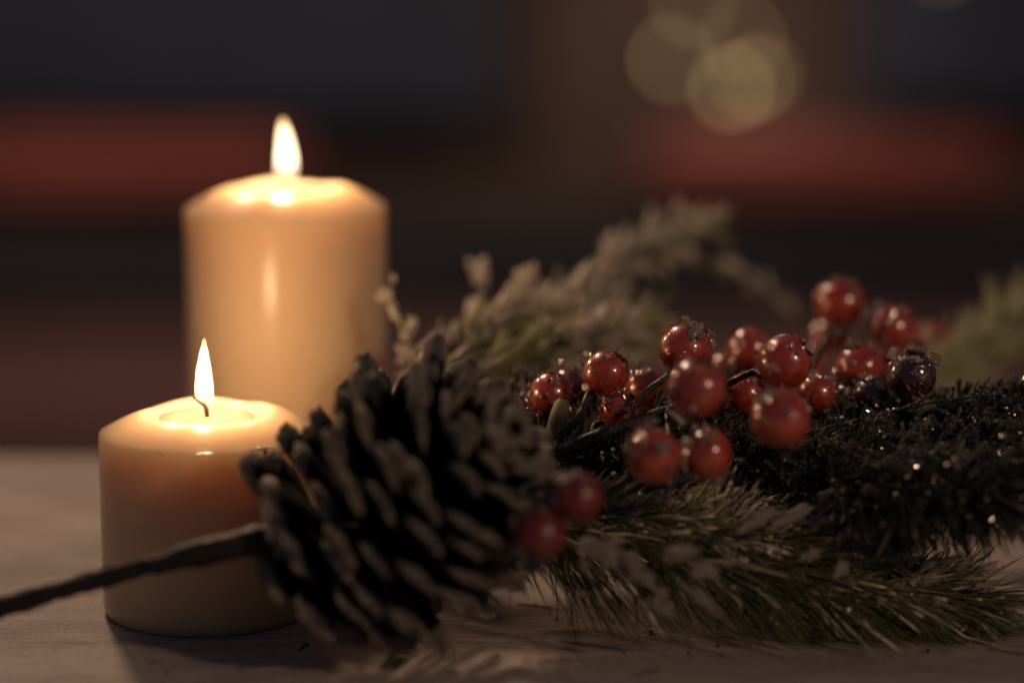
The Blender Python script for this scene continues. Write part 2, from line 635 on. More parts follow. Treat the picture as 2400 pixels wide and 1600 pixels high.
small_base = Vector((at(494, 0, 0.79).x, 0.763, -0.0008))
big_base = Vector((at(669, 0, 0.875).x, 0.868, -0.0008))
small = candle('shorter lit cream candle at the left, partly hidden by the pine cone and its stalk', small_base, 0.0345, 0.0597, 0.0062,
               0.0265, 0.0062, lambda u: -0.0003 - 0.0004 * math.sin(u * 3.0) + 0.0002 * u, 0.16, 2.0, 1.0, [(0, .80), (.12, .96), (.25, 1), (.4, .95), (.6, .78), (.8, .48), (.93, .22), (1, 0)])
big = candle('taller lit cream candle standing behind the shorter candle', big_base, 0.0363, 0.1196, 0.0070,
             0.0275, 0.0078, lambda u: 0.0009 * math.sin(u * 3.1) - 0.0006 * u + 0.0002, 0.23, 9.0, 0.4, [(0, .45), (.10, .64), (.2, .85), (.32, 1), (.5, .92), (.7, .72), (.85, .50), (.95, .27), (1, 0)])

# ------------------------------------------------------------------ pine cone
cone_base = at(775, 1300, 0.738)
axis = Vector((0.70, -0.28, 0.55)).normalized()
cone = thing('pine_cone', 'open pine cone with frosted scale tips leaning beside the shorter candle', 'pine cone', cone_base)
ax_a = axis.cross(Vector((0, 0, 1))).normalized()
ax_b = axis.cross(ax_a)
CL = 0.062
# a scale: local x = outwards, y = sideways, z = towards the cone's tip


def scale_mesh(seed):
    rnd = random.Random(seed)
    verts, fr = [], []
    stations = [(0.0, 0.20, 0.06, 0.0), (0.35, 0.30, 0.07, 0.0), (0.68, 0.46, 0.085, 0.0), (0.84, 0.50, 0.11, 0.22), (0.95, 0.42, 0.15, 0.60), (1.04, 0.22, 0.11, 0.95)]
    for (x, wd, th, f_) in stations:
        lift = 0.10 * x * x
        for k in range(10):
            a = 2 * math.pi * k / 10
            y, z = wd * math.cos(a), th * math.sin(a)
            z += lift - 0.10 * abs(math.cos(a)) * x
            jx = 0.05 * rnd.uniform(-1, 1) if x > 0.6 else 0
            verts.append(Vector((x + jx + 0.03 * rnd.uniform(-1, 1), y * (1 + 0.1 * rnd.uniform(-1, 1)), z + 0.02 * rnd.uniform(-1, 1))))
            fr.append(f_ + (0.45 * abs(math.cos(a)) ** 3 * (x - 0.5) / 0.5 if x > 0.6 else 0))
    faces = []
    for i in range(len(stations) - 1):
        for k in range(10):
            a, b_ = i * 10 + k, i * 10 + (k + 1) % 10
            faces.append((a, b_, b_ + 10, a + 10))
    faces.append(tuple(range(9, -1, -1)))
    faces.append(tuple(50 + k for k in range(10)))
    me = bpy.data.meshes.new('scale')
    me.from_pydata([tuple(q) for q in verts], [], faces)
    me.polygons.foreach_set('use_smooth', [True] * len(me.polygons))
    a = me.attributes.new('frost', 'FLOAT', 'POINT')
    a.data.foreach_set('value', fr)
    me.materials.append(M_SCALE)
    return me


scale_meshes = [scale_mesh(s) for s in range(6)]
vs, fs = tube([axis * (CL * 0.86 * k / 12 - 0.004) for k in range(13)], lambda u: 0.011 * max(0.1, 0.75 + 0.5 * u - 1.2 * u * u), 12, 0.2)
mesh_obj('core', vs, fs, M_BARK, cone)
NS = 136
rs = random.Random(4)
for i in range(NS):
    u = (i + 0.5) / NS
    t = u ** 0.92
    th = i * R(137.508) + rs.uniform(-0.12, 0.12)
    Rm = 0.0390 * (0.97 + 0.62 * t - 1.15 * t * t)
    rad = ax_a * math.cos(th) + ax_b * math.sin(th)
    core_r = 0.006 * (1 - 0.6 * t)
    tilt = R(-4 + 10 * min(1, t / 0.25) + 30 * t + 90 * max(0, t - 0.6))       # reflexed at the base, closing to the tip
    tilt += R(rs.uniform(-10, 10))
    x_ = (rad * math.cos(tilt) + axis * math.sin(tilt)).normalized()
    side = axis.cross(rad).normalized()
    z_ = x_.cross(side).normalized()
    if z_.dot(axis) < 0:
        z_, side = -z_, -side
    L = (Rm - core_r) / max(0.45 + 0.5 * min(1, max(0, t - 0.45) / 0.3), math.cos(tilt)) * (0.84 + 0.16 * min(1, t / 0.15)) * rs.uniform(0.88, 1.10)
    wS = 0.0170 * (1.45 - 0.45 * min(1, t / 0.2)) * (0.85 + 0.3 * math.sin(math.pi * t)) * (1 - 0.35 * t)
    m = Matrix((x_ * L, side * wS, z_ * 0.0120)).transposed().to_4x4()
    m.translation = axis * (CL * t) + rad * core_r
    o = link('scale', scale_meshes[i % 6], cone)
    o.matrix_local = m
# stalk
pts = [cone_base + axis * 0.006, at(690, 1252, 0.722), at(610, 1264, 0.714), at(430, 1306, 0.712), at(260, 1350, 0.714), at(110, 1392, 0.714), at(-150, 1470, 0.716)]
path = [p - cone_base for p in smooth_path(pts, 70)]
vs, fs = tube(path, lambda u: 0.0047 - 0.0017 * min(1, max(0, (u - 0.3) / 0.3)) + 0.0003 * math.sin(u * 30), 14, 0.32, 3)
mesh_obj('stalk', vs, fs, M_BARK, cone)

# ------------------------------------------------------------------ chips, clumps
def chip_mesh(seed, mat, name='ice_chip'):
    rnd = random.Random(seed)
    bm = bmesh.new()
    k = rnd.choice((4, 5, 6))
    top, bot = [], []
    for i in range(k):
        a = 2 * math.pi * i / k + rnd.uniform(-0.25, 0.25)
        rr = rnd.uniform(0.7, 1.1)
        p = Vector((rr * math.cos(a), rr * 0.75 * math.sin(a), 0))
        h = rnd.uniform(0.12, 0.3)
        top.append(bm.verts.new(p * 0.85 + Vector((0, 0, h))))
        bot.append(bm.verts.new(p - Vector((0, 0, 0.15))))
    bm.faces.new(top)
    bm.faces.new(list(reversed(bot)))
    for i in range(k):
        bm.faces.new((bot[i], bot[(i + 1) % k], top[(i + 1) % k], top[i]))
    me = bpy.data.meshes.new(name)
    bm.to_mesh(me)
    bm.free()
    me.materials.append(mat)
    return me


ICE = [chip_mesh(s, M_ICE) for s in range(8)]
GLINT = [chip_mesh(s, M_GLINT, 'ice_glint') for s in range(20, 26)]


def clump_mesh(seed):
    bm = bmesh.new()
    bmesh.ops.create_icosphere(bm, subdivisions=3, radius=1)
    for q in bm.verts:
        p = q.co.normalized()
        d = 0.85 * noise.noise(p * 1.6 + Vector((seed * 5.1, 0, 0))) + 0.55 * noise.noise(p * 3.3 + Vector((0, seed * 3.7, 0))) + 0.2 * noise.noise(p * 7.5 + Vector((0, 0, seed)))
        q.co = p * (1 + d)
    me = bpy.data.meshes.new('snow_clump')
    bm.to_mesh(me)
    bm.free()
    me.polygons.foreach_set('use_smooth', [True] * len(me.polygons))
    me.materials.append(M_SNOW)
    return me


CLUMPS = [clump_mesh(s) for s in range(7)]
CLUMPS_WAX = [clump_mesh(s) for s in range(10, 13)]
for me in CLUMPS_WAX:
    me.materials[0] = M_POOL
    me.name = 'wax_fleck'


def frame(x_, up=Vector((0, 0, 1))):
    x_ = x_.normalized()
    y_ = up.cross(x_)
    if y_.length < 1e-4:
        y_ = Vector((0, 1, 0)).cross(x_)
    y_.normalize()
    return x_, y_, x_.cross(y_)


def place(name, me, pos, x_, sx, sy, sz, parent, roll=0.0):
    a, b_, c = frame(x_)
    b2 = b_ * math.cos(roll) + c * math.sin(roll)
    c2 = c * math.cos(roll) - b_ * math.sin(roll)
    m = Matrix((a * sx, b2 * sy, c2 * sz)).transposed().to_4x4()
    m.translation = pos
    o = link(name, me, parent)
    o.matrix_local = m
    return o


# small wax flecks and beads on the candle rims
for cndl, r, h, specs in ((small, 0.0345, 0.0597, [(-108, 0.985, 0.0009, 0.5), (-84, 0.995, 0.0022, 0.1), (-52, 0.97, 0.0032, 0.1)]),
                          (big, 0.0363, 0.1196, [(25, 0.60, 0.0013, 0.9), (-150, 0.985, 0.0024, 0.5), (-135, 0.985, 0.0018, 0.5)])):
    for (deg, f_, size, el) in specs:
        th = R(deg)
        u = max(0, (0.962 - f_) / (0.962 - 0.58))
        z = h + 0.0003 + 0.0066 * (0.55 * u + 0.45 * math.sin(min(1, u) * math.pi / 2)) if f_ < 0.962 else h - 0.0004
        place('wax_fleck', CLUMPS_WAX[int(abs(deg)) % 3], Vector((r * f_ * math.cos(th), r * f_ * math.sin(th), z)), Vector((-math.sin(th), math.cos(th), 0)), size, 0.0005 + size * 0.25 * el, 0.0004 + size * 0.2 * el, cndl)

# ------------------------------------------------------------------ needle branches
def branch(name, label, stems, mat, seed, clumps=(), chips=0, small_clumps=0, chip_mat=None, stem_mat=None, fleck=('snow_flecks', None), group='frosted pine branches on the table'):
    """stems: dicts with path, r0, count, length, spread (deg from the stem), thick, frost, up, droop"""
    rnd = random.Random(seed)
    base = Vector(stems[0]['path'][0])
    t = thing(name, label, 'branch', base, group)
    V, Fc, FR, TN = [], [], [], []
    CV, CF = [], []
    SV, SF = [], []
    for S in stems:
        P = smooth_path(S['path'], 60)
        r0 = S.get('r0', 0.0016)
        vs, fs = tube([p - base for p in P], lambda u: r0 * (1 - 0.6 * u) * (min(1, 0.05 + u / 0.3, 0.05 + (1 - u) / 0.25) ** 0.6 if r0 > 0.005 else 1), 14 if r0 > 0.005 else 8, S.get('rough', 0.3), seed)
        mesh_obj('stem', vs, fs, stem_mat or M_BARK, t)
        nrm_tips = []
        per = S.get('bundle', 4)
        for kn in range(S['count']):
            if kn % per == 0:
                u = rnd.random() ** S.get('dist', 1.0)
                u = S.get('u0', 0) + (1 - S.get('u0', 0)) * u
                k = min(59, int(u * 60))
                p = P[k].lerp(P[k + 1], u * 60 - k)
                d = (P[k + 1] - P[k]).normalized()
                a, b_, c = frame(d)
                th = rnd.uniform(0, 2 * math.pi)
                q = b_ * math.cos(th) + c * math.sin(th)
                sp = R(rnd.gauss(S['spread'], S.get('jit', 9) * 1.3))
                nd0 = d * math.cos(sp) + q * math.sin(sp) + Vector((0, 0, S.get('up', 0)))
                if S.get('pull'):
                    nd0 += S['pull'] * rnd.uniform(0.2, 1.3)
                nd0.normalize()
                blen = rnd.uniform(0.6, 1.12)
                bfr = max(0.0, 0.55 + 1.6 * noise.noise(p * 70 + q * 0.7 + Vector((seed, 0, 0))))
            nd = (nd0 + Vector((rnd.gauss(0, .11), rnd.gauss(0, .11), rnd.gauss(0, .11)))).normalized()
            ln = S['length'] * blen * rnd.uniform(0.8, 1.06) * (0.75 + 0.25 * math.sin(math.pi * min(1, u * 1.1)))
            bendv = Vector((0, 0, -S.get('droop', 0.1) * rnd.uniform(0.4, 1.4))) + Vector((rnd.gauss(0, .06), rnd.gauss(0, .06), rnd.gauss(0, .06)))
            p0 = p + q * r0 * 0.6
            p1 = p0 + nd * ln * 0.5 + bendv * ln * 0.12
            p2 = p0 + nd * ln + bendv * ln * 0.45
            p1.z = max(p1.z, 0.0011)
            p2.z = max(p2.z, 0.0009)
            tk = S['thick'] * rnd.uniform(0.75, 1.3)
            up_fac = 0.5 + 0.5 * q.z
            fz = bfr * S['frost'] * rnd.random() ** 1.3 * (0.45 + 0.9 * up_fac)
            fat = 1.0
            if rnd.random() < S.get('clot', 0.0) * bfr * 1.5:
                fat, fz = rnd.uniform(1.8, 3.6), min(1, 0.55 + rnd.random() * 0.5)
            tn = rnd.random() * S.get('tint', 1.0)
            A, B, C = frame(nd)
            i0 = len(V)
            for (pp, rr) in ((p0, tk * 0.8), (p1, tk * fat), (p0.lerp(p2, 0.84) + (p1 - p0.lerp(p2, 0.5)) * 0.4, tk * 0.8 * (fat if fat > 1 and rnd.random() < 0.6 else 1))):
                for kk in range(3):
                    an = 2.094 * kk + th
                    V.append(pp - base + (B * math.cos(an) + C * math.sin(an)) * rr)
            V.append(p2 - base)
            for ring in (0, 3):
                for kk in range(3):
                    k2 = (kk + 1) % 3
                    Fc.append((i0 + ring + kk, i0 + ring + k2, i0 + ring + 3 + k2, i0 + ring + 3 + kk))
            for kk in range(3):
                Fc.append((i0 + 6 + kk, i0 + 6 + (kk + 1) % 3, i0 + 9))
            FR += [fz * 0.4] * 3 + [min(1, fz)] * 3 + [min(1, fz * 1.1)] * 4
            TN += [tn] * 10
            nrm_tips.append((p0, nd, ln, q))
        for _ in range(S.get('chips', chips)):
            p0, nd, ln, q = rnd.choice(nrm_tips)
            p = p0 + nd * ln * rnd.uniform(0.2, 1.0)
            if p.z < 0.002:
                continue
            rad = rnd.uniform(0.0004, 0.0011) * S.get('chip_size', 1)
            x_ = Vector((rnd.gauss(0, 1), rnd.gauss(0, 1), rnd.gauss(0, 1)))
            A, B, C = frame(x_)
            i0 = len(CV)
            for kk in range(4):
                an = 1.571 * kk
                CV.append(p - base + (A * math.cos(an) + B * math.sin(an)) * rad * rnd.uniform(0.6, 1.2) + C * rad * 0.22)
            for kk in range(4):
                CV.append(CV[i0 + kk] - C * rad * 0.44)
            CF += [(i0, i0 + 1, i0 + 2, i0 + 3), (i0 + 7, i0 + 6, i0 + 5, i0 + 4)] + [(i0 + 4 + kk, i0 + 4 + (kk + 1) % 4, i0 + (kk + 1) % 4, i0 + kk) for kk in range(4)]
        for _ in range(S.get('clumps', small_clumps)):
            p0, nd, ln, q = rnd.choice(nrm_tips)
            if q.z < -0.2 and rnd.random() < 0.8:
                continue
            p = p0 + nd * ln * rnd.uniform(0.25, 0.95)
            if p.z < 0.004:
                continue
            s = rnd.uniform(0.0008, 0.0021) * S.get('clump_size', 1)
            me = rnd.choice(CLUMPS)
            A, B, C = frame(nd)
            i0 = len(SV)
            el = 1 + rnd.uniform(0.2, 2.2) * S.get('clump_el', 1)
            # low-poly copy of a clump: every vertex of an icosphere(1)
            for vtx in ICO_V:
                dd = 1 + 0.6 * noise.noise(vtx * 1.6 + Vector((i0 * 0.37, 0, 0)))
                qv = vtx * dd
                SV.append(p - base + A * qv.x * s * el + B * qv.y * s + C * qv.z * s * 0.7)
            SF += [tuple(i0 + k for k in f) for f in ICO_F]
    o = mesh_obj('needles', V, Fc, mat, t, smooth=True, attr={'frost': FR, 'tint': TN})
    o['kind'] = 'stuff'
    if CV:
        o = mesh_obj('ice_grains', CV, CF, chip_mat or M_ICE, t, smooth=False)
        o['kind'] = 'stuff'
    if SV:
        o = mesh_obj(fleck[0], SV, SF, fleck[1] or M_SNOW, t)
        o['kind'] = 'stuff'
    for (px, py, dep, size, el, ang) in clumps:
        d = Vector((math.cos(R(ang)), 0.15, math.sin(R(ang))))
        place('snow_clump', rnd.choice(CLUMPS), at(px, py, dep) - base, d, size * el, size * 0.75, size * 0.75, t, rnd.uniform(0, 3))
    return t


_bm = bmesh.new()
bmesh.ops.create_icosphere(_bm, subdivisions=2, radius=1)
_bm.verts.ensure_lookup_table()
ICO_V = [q.co.copy() for q in _bm.verts]
ICO_F = [tuple(q.index for q in f.verts) for f in _bm.faces]
_bm.free()

FWD = Vector((0, -1, 0))
# front branch
branch('pine_branch', 'frosted green pine branch lying in front, snow clumps on its long needles', [
    dict(path=[at(1090, 1200, 0.752), at(1450, 1275, 0.747), at(1800, 1345, 0.748), at(2080, 1392, 0.755), at(2290, 1412, 0.758)], r0=0.0026, count=2200, length=0.036, spread=36, jit=13, thick=0.00022, tint=0.3, frost=0.18, clot=0.04, droop=0.35, pull=Vector((0.15, -0.1, -0.38)), clumps=140, clump_size=0.6, chips=500, chip_size=0.75),
    dict(path=[at(1330, 1195, 0.757), at(1600, 1235, 0.752), at(1850, 1272, 0.755), at(2080, 1290, 0.76)], r0=0.0018, count=1900, length=0.024, spread=34, jit=14, thick=0.00027, frost=0.65, clot=0.13, droop=0.05, up=0.22, clumps=420, clump_size=0.6, chips=900, chip_size=0.75),
    dict(path=[at(1420, 1140, 0.768), at(1620, 1165, 0.764), at(1850, 1205, 0.767)], r0=0.0016, count=1300, length=0.020, spread=36, jit=14, thick=0.00026, frost=0.6, clot=0.11, droop=0.05, up=0.12, clumps=260, clump_size=0.6, chips=900, chip_size=0.75),
    dict(path=[at(1900, 1370, 0.75), at(2100, 1372, 0.757), at(2260, 1352, 0.77)], r0=0.0014, count=560, length=0.022, spread=26, jit=12, thick=0.00027, frost=0.55, clot=0.10, droop=0.02, up=0.12, clumps=70, chips=60),
    dict(path=[at(1700, 1240, 0.758), at(1900, 1235, 0.757), at(2060, 1240, 0.76), at(2130, 1225, 0.762)], r0=0.0013, count=520, length=0.019, spread=30, jit=15, thick=0.00028, frost=0.9, clot=0.16, droop=0.0, up=0.35, clumps=200, clump_size=0.6, chips=300),
    dict(path=[at(1180, 1215, 0.752), at(1280, 1260, 0.747), at(1380, 1330, 0.748)], r0=0.0012, count=64, length=0.040, spread=30, jit=20, thick=0.00022, tint=0.2, frost=0.05, droop=0.3, pull=Vector((0.1, -0.1, -0.6)), bundle=2, clumps=0, chips=0),
], M_NEEDLE, 11, chip_mat=M_GLITTER, clumps=[
    (1390, 1285, 0.712, 0.0038, 1.2, -20), (1425, 1310, 0.712, 0.0034, 1.1, 50), (1480, 1310, 0.715, 0.0026, 1.3, -15), (1590, 1295, 0.715, 0.0030, 1.6, 10), (1535, 1410, 0.715, 0.0026, 1.5, 50), (1560, 1430, 0.715, 0.0022, 1.3, -30), (1440, 1270, 0.715, 0.0018, 1.5, 10), (1370, 1320, 0.712, 0.0016, 1.5, 70),
    (1500, 1350, 0.715, 0.0024, 2.2, -40), (1650, 1410, 0.715, 0.0024, 2.6, -45), (1655, 1340, 0.715, 0.003, 1.4, 0), (1780, 1215, 0.73, 0.0023, 2.5, 22),
    (1850, 1210, 0.735, 0.0024, 2.4, 25), (2060, 1250, 0.74, 0.0026, 2.4, 30), (2140, 1270, 0.745, 0.0022, 2.6, 45), (2010, 1240, 0.74, 0.003, 1.6, 10),
    (1960, 1180, 0.745, 0.002, 2.6, 15), (2170, 1225, 0.75, 0.0014, 3.0, 55), (1560, 1165, 0.74, 0.0026, 1.3, -30), (1900, 1300, 0.73, 0.002, 1.5, 20),
    (2310, 1370, 0.75, 0.0018, 1.8, 10), (1970, 1330, 0.73, 0.002, 1.6, 60)], group='frosted pine branches on the table')

# back branch rising behind the cone
branch('pine_branch', 'pale snow-flocked pine branch rising out of focus behind the pine cone', [
    dict(path=[at(900, 950, 0.80), at(1080, 830, 0.83), at(1300, 690, 0.87), at(1500, 590, 0.91), at(1680, 505, 0.93)], r0=0.0020, count=760, length=0.019, spread=18, jit=12, thick=0.00034, dist=1.5, frost=1.0, clot=0.12, droop=0.05, clumps=360, clump_size=0.65, chips=200, chip_size=1.3),
    dict(path=[at(1080, 880, 0.84), at(1280, 760, 0.87), at(1430, 660, 0.90), at(1540, 605, 0.92), at(1650, 610, 0.94), at(1760, 660, 0.96), at(1850, 705, 0.98)], r0=0.0014, count=360, length=0.008, spread=30, jit=14, thick=0.00042, frost=1.0, clot=0.2, droop=0.1, clumps=110, clump_size=0.7, chips=90, chip_size=1.4),
    dict(path=[at(1060, 900, 0.82), at(1300, 820, 0.84), at(1520, 760, 0.87)], r0=0.0018, count=1000, length=0.026, spread=22, jit=12, thick=0.0004, frost=0.7, clot=0.10, droop=0.0, clumps=90, chips=80),
    dict(path=[at(930, 900, 0.82), at(1090, 800, 0.84), at(1260, 730, 0.86), at(1420, 690, 0.88)], r0=0.0022, count=700, length=0.020, spread=22, jit=12, thick=0.00036, frost=1.0, clot=0.14, droop=0.0, clumps=340, clump_size=0.7, chips=120, chip_size=1.2),
    dict(path=[at(1300, 720, 0.88), at(1430, 610, 0.90), at(1530, 550, 0.92), at(1600, 520, 0.93)], r0=0.0012, count=200, length=0.015, spread=20, jit=12, thick=0.00036, frost=1.0, clot=0.12, droop=0.0, clumps=80, clump_size=0.65, chips=60),
    dict(path=[at(1000, 880, 0.84), at(1110, 760, 0.86), at(1130, 690, 0.87), at(1120, 625, 0.87)], r0=0.0022, count=50, length=0.006, spread=25, thick=0.0006, frost=1.5, clot=0.4, clumps=70, clump_size=0.9),
    dict(path=[at(1200, 780, 0.86), at(1230, 710, 0.87), at(1232, 640, 0.87)], r0=0.0022, count=40, length=0.005, spread=25, thick=0.0006, frost=1.5, clot=0.4, clumps=50, clump_size=0.9),
    dict(path=[at(960, 870, 0.84), at(955, 780, 0.84), at(930, 715, 0.84), at(915, 660, 0.84)], r0=0.0013, count=60, length=0.007, spread=20, thick=0.0005, frost=1.1, clot=0.4, clumps=12, clump_size=0.7, chips=10, chip_size=1.5),
], M_NEEDLE, 12, chip_mat=M_GLITTER, clumps=[(1380, 775, 0.83, 0.0042, 1.9, 10), (1010, 800, 0.82, 0.003, 1.6, 35), (1100, 745, 0.85, 0.0034, 1.7, 32), (1220, 700, 0.87, 0.003, 1.8, 30), (1060, 790, 0.83, 0.003, 1.5, 30), (1590, 545, 0.93, 0.003, 1.2, 20), (960, 830, 0.82, 0.0028, 1.4, 30)])

# right green branch, far
branch('pine_branch', 'soft green pine branch out of focus at the right edge behind the dark bough', [
    dict(path=[at(2080, 930, 0.86), at(2250, 850, 0.88), at(2420, 760, 0.90), at(2550, 690, 0.92)], r0=0.002, count=1500, length=0.028, spread=26, jit=12, thick=0.00042, frost=0.25, clot=0.02, up=0.3),
], M_GREEN, 13)

# dark bough on the right with glitter
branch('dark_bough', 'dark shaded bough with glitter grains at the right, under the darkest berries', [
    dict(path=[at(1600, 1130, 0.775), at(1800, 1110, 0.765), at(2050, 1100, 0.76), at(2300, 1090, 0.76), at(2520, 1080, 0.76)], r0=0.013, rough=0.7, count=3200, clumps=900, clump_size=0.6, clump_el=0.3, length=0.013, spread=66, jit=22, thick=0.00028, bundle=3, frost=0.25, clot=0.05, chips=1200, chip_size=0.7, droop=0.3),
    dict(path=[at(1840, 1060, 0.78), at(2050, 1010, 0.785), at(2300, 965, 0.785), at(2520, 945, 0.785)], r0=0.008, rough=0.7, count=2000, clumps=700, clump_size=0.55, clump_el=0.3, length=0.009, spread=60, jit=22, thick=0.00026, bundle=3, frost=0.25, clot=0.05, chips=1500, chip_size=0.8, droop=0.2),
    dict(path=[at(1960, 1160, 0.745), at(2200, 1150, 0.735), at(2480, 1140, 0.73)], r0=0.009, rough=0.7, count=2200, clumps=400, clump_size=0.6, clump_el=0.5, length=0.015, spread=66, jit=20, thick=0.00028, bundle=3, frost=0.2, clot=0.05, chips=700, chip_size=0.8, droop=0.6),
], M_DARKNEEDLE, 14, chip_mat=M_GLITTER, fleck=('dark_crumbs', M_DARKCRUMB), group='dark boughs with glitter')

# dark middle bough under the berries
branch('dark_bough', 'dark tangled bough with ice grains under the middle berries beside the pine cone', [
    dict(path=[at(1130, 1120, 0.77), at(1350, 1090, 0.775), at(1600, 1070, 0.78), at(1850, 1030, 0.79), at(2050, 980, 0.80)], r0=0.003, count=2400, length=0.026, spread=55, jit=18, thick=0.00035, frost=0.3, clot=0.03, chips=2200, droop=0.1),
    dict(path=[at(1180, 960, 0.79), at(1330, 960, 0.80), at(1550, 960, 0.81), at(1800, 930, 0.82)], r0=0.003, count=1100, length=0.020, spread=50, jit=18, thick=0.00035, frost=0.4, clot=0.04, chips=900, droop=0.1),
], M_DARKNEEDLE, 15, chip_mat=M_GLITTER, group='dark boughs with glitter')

# fine glittering twig
tw0 = at(1895, 1012, 0.765)
tw = thing('glitter_twig', 'thin dark twig edged with glitter along the top of the dark bough', 'twig', tw0)
P1 = smooth_path([at(1820, 1040, 0.765), tw0, at(2010, 985, 0.765), at(2120, 955, 0.765), at(2180, 928, 0.765)], 50)
P2 = smooth_path([at(2090, 962, 0.765), at(2180, 945, 0.766), at(2280, 930, 0.766), at(2340, 925, 0.766)], 40)
vs, fs = tube([p - tw0 for p in P1], lambda u: 0.0006 * (1 - 0.6 * u), 8, 0.5, 1)
mesh_obj('stem', vs, fs, M_STEM, tw)
vs, fs = tube([p - tw0 for p in P2], lambda u: 0.00045 * (1 - 0.6 * u), 8, 0.5, 2)
mesh_obj('shoot', vs, fs, M_STEM, tw)
rg = random.Random(5)
CV, CF = [], []
for P, cnt in ((P1, 90), (P2, 60)):
    for _ in range(cnt):
        p = rg.choice(P) + Vector((rg.gauss(0, .0004), rg.gauss(0, .0004), 0.0005 + rg.gauss(0, .0003)))
        A, B, C = frame(Vector((rg.gauss(0, 1), rg.gauss(0, 1), rg.gauss(0, 1))))
        rad = rg.uniform(0.00015, 0.0004)
        i0 = len(CV)
        CV += [p - tw0 + A * rad, p - tw0 + B * rad, p - tw0 - A * rad, p - tw0 + C * rad]
        CF += [(i0, i0 + 1, i0 + 2), (i0, i0 + 3, i0 + 1), (i0 + 1, i0 + 3, i0 + 2), (i0 + 2, i0 + 3, i0)]
o = mesh_obj('glitter', CV, CF, M_GLITTER, tw, smooth=False)
o['kind'] = 'stuff'

# ------------------------------------------------------------------ berries
def berry_mesh(seed, mat):
    bm = bmesh.new()
    bmesh.ops.create_uvsphere(bm, u_segments=40, v_segments=24, radius=1)
    for q in bm.verts:
        p = q.co.normalized()
        k = 1 + 0.018 * noise.noise(p * 2 + Vector((seed, 0, 0)))
        dim = 0.10 * math.exp(-((1 - p.z) / 0.03) ** 1) + 0.10 * math.exp(-((1 + p.z) / 0.03))
        q.co = p * (k - dim)
    me = bpy.data.meshes.new('berry')
    bm.to_mesh(me)
    bm.free()
    me.polygons.foreach_set('use_smooth', [True] * len(me.polygons))
    me.materials.append(mat)
    return me


def calyx_mesh():
    V, Fc = [], []
    k = 7
    for i in range(k):
        a = 2 * math.pi * i / k
        for (rr, da, z) in ((0.10, 0, 0.95), (0.26, -0.32, 1.0), (0.40, 0.0, 1.03), (0.26, 0.32, 1.0)):
            V.append(Vector((rr * math.cos(a + da), rr * math.sin(a + da), z)))
        for (rr, da, z) in ((0.10, 0, 0.90), (0.26, -0.32, 0.94), (0.40, 0.0, 0.97), (0.26, 0.32, 0.94)):
            V.append(Vector((rr * math.cos(a + da), rr * math.sin(a + da), z)))
        j = i * 8
        Fc += [(j, j + 1, j + 2, j + 3), (j + 7, j + 6, j + 5, j + 4), (j, j + 4, j + 5, j + 1), (j + 1, j + 5, j + 6, j + 2), (j + 2, j + 6, j + 7, j + 3), (j + 3, j + 7, j + 4, j)]
    me = bpy.data.meshes.new('calyx')
    me.from_pydata([tuple(v) for v in V], [], Fc)
    me.materials.append(M_CALYX)
    return me


BM_RED = [berry_mesh(s, M_BERRY) for s in range(4)]
BM_DARK = berry_mesh(9, M_DBERRY)
BM_MID = berry_mesh(11, M_MBERRY)
CALYX = calyx_mesh()
rb = random.Random(21)


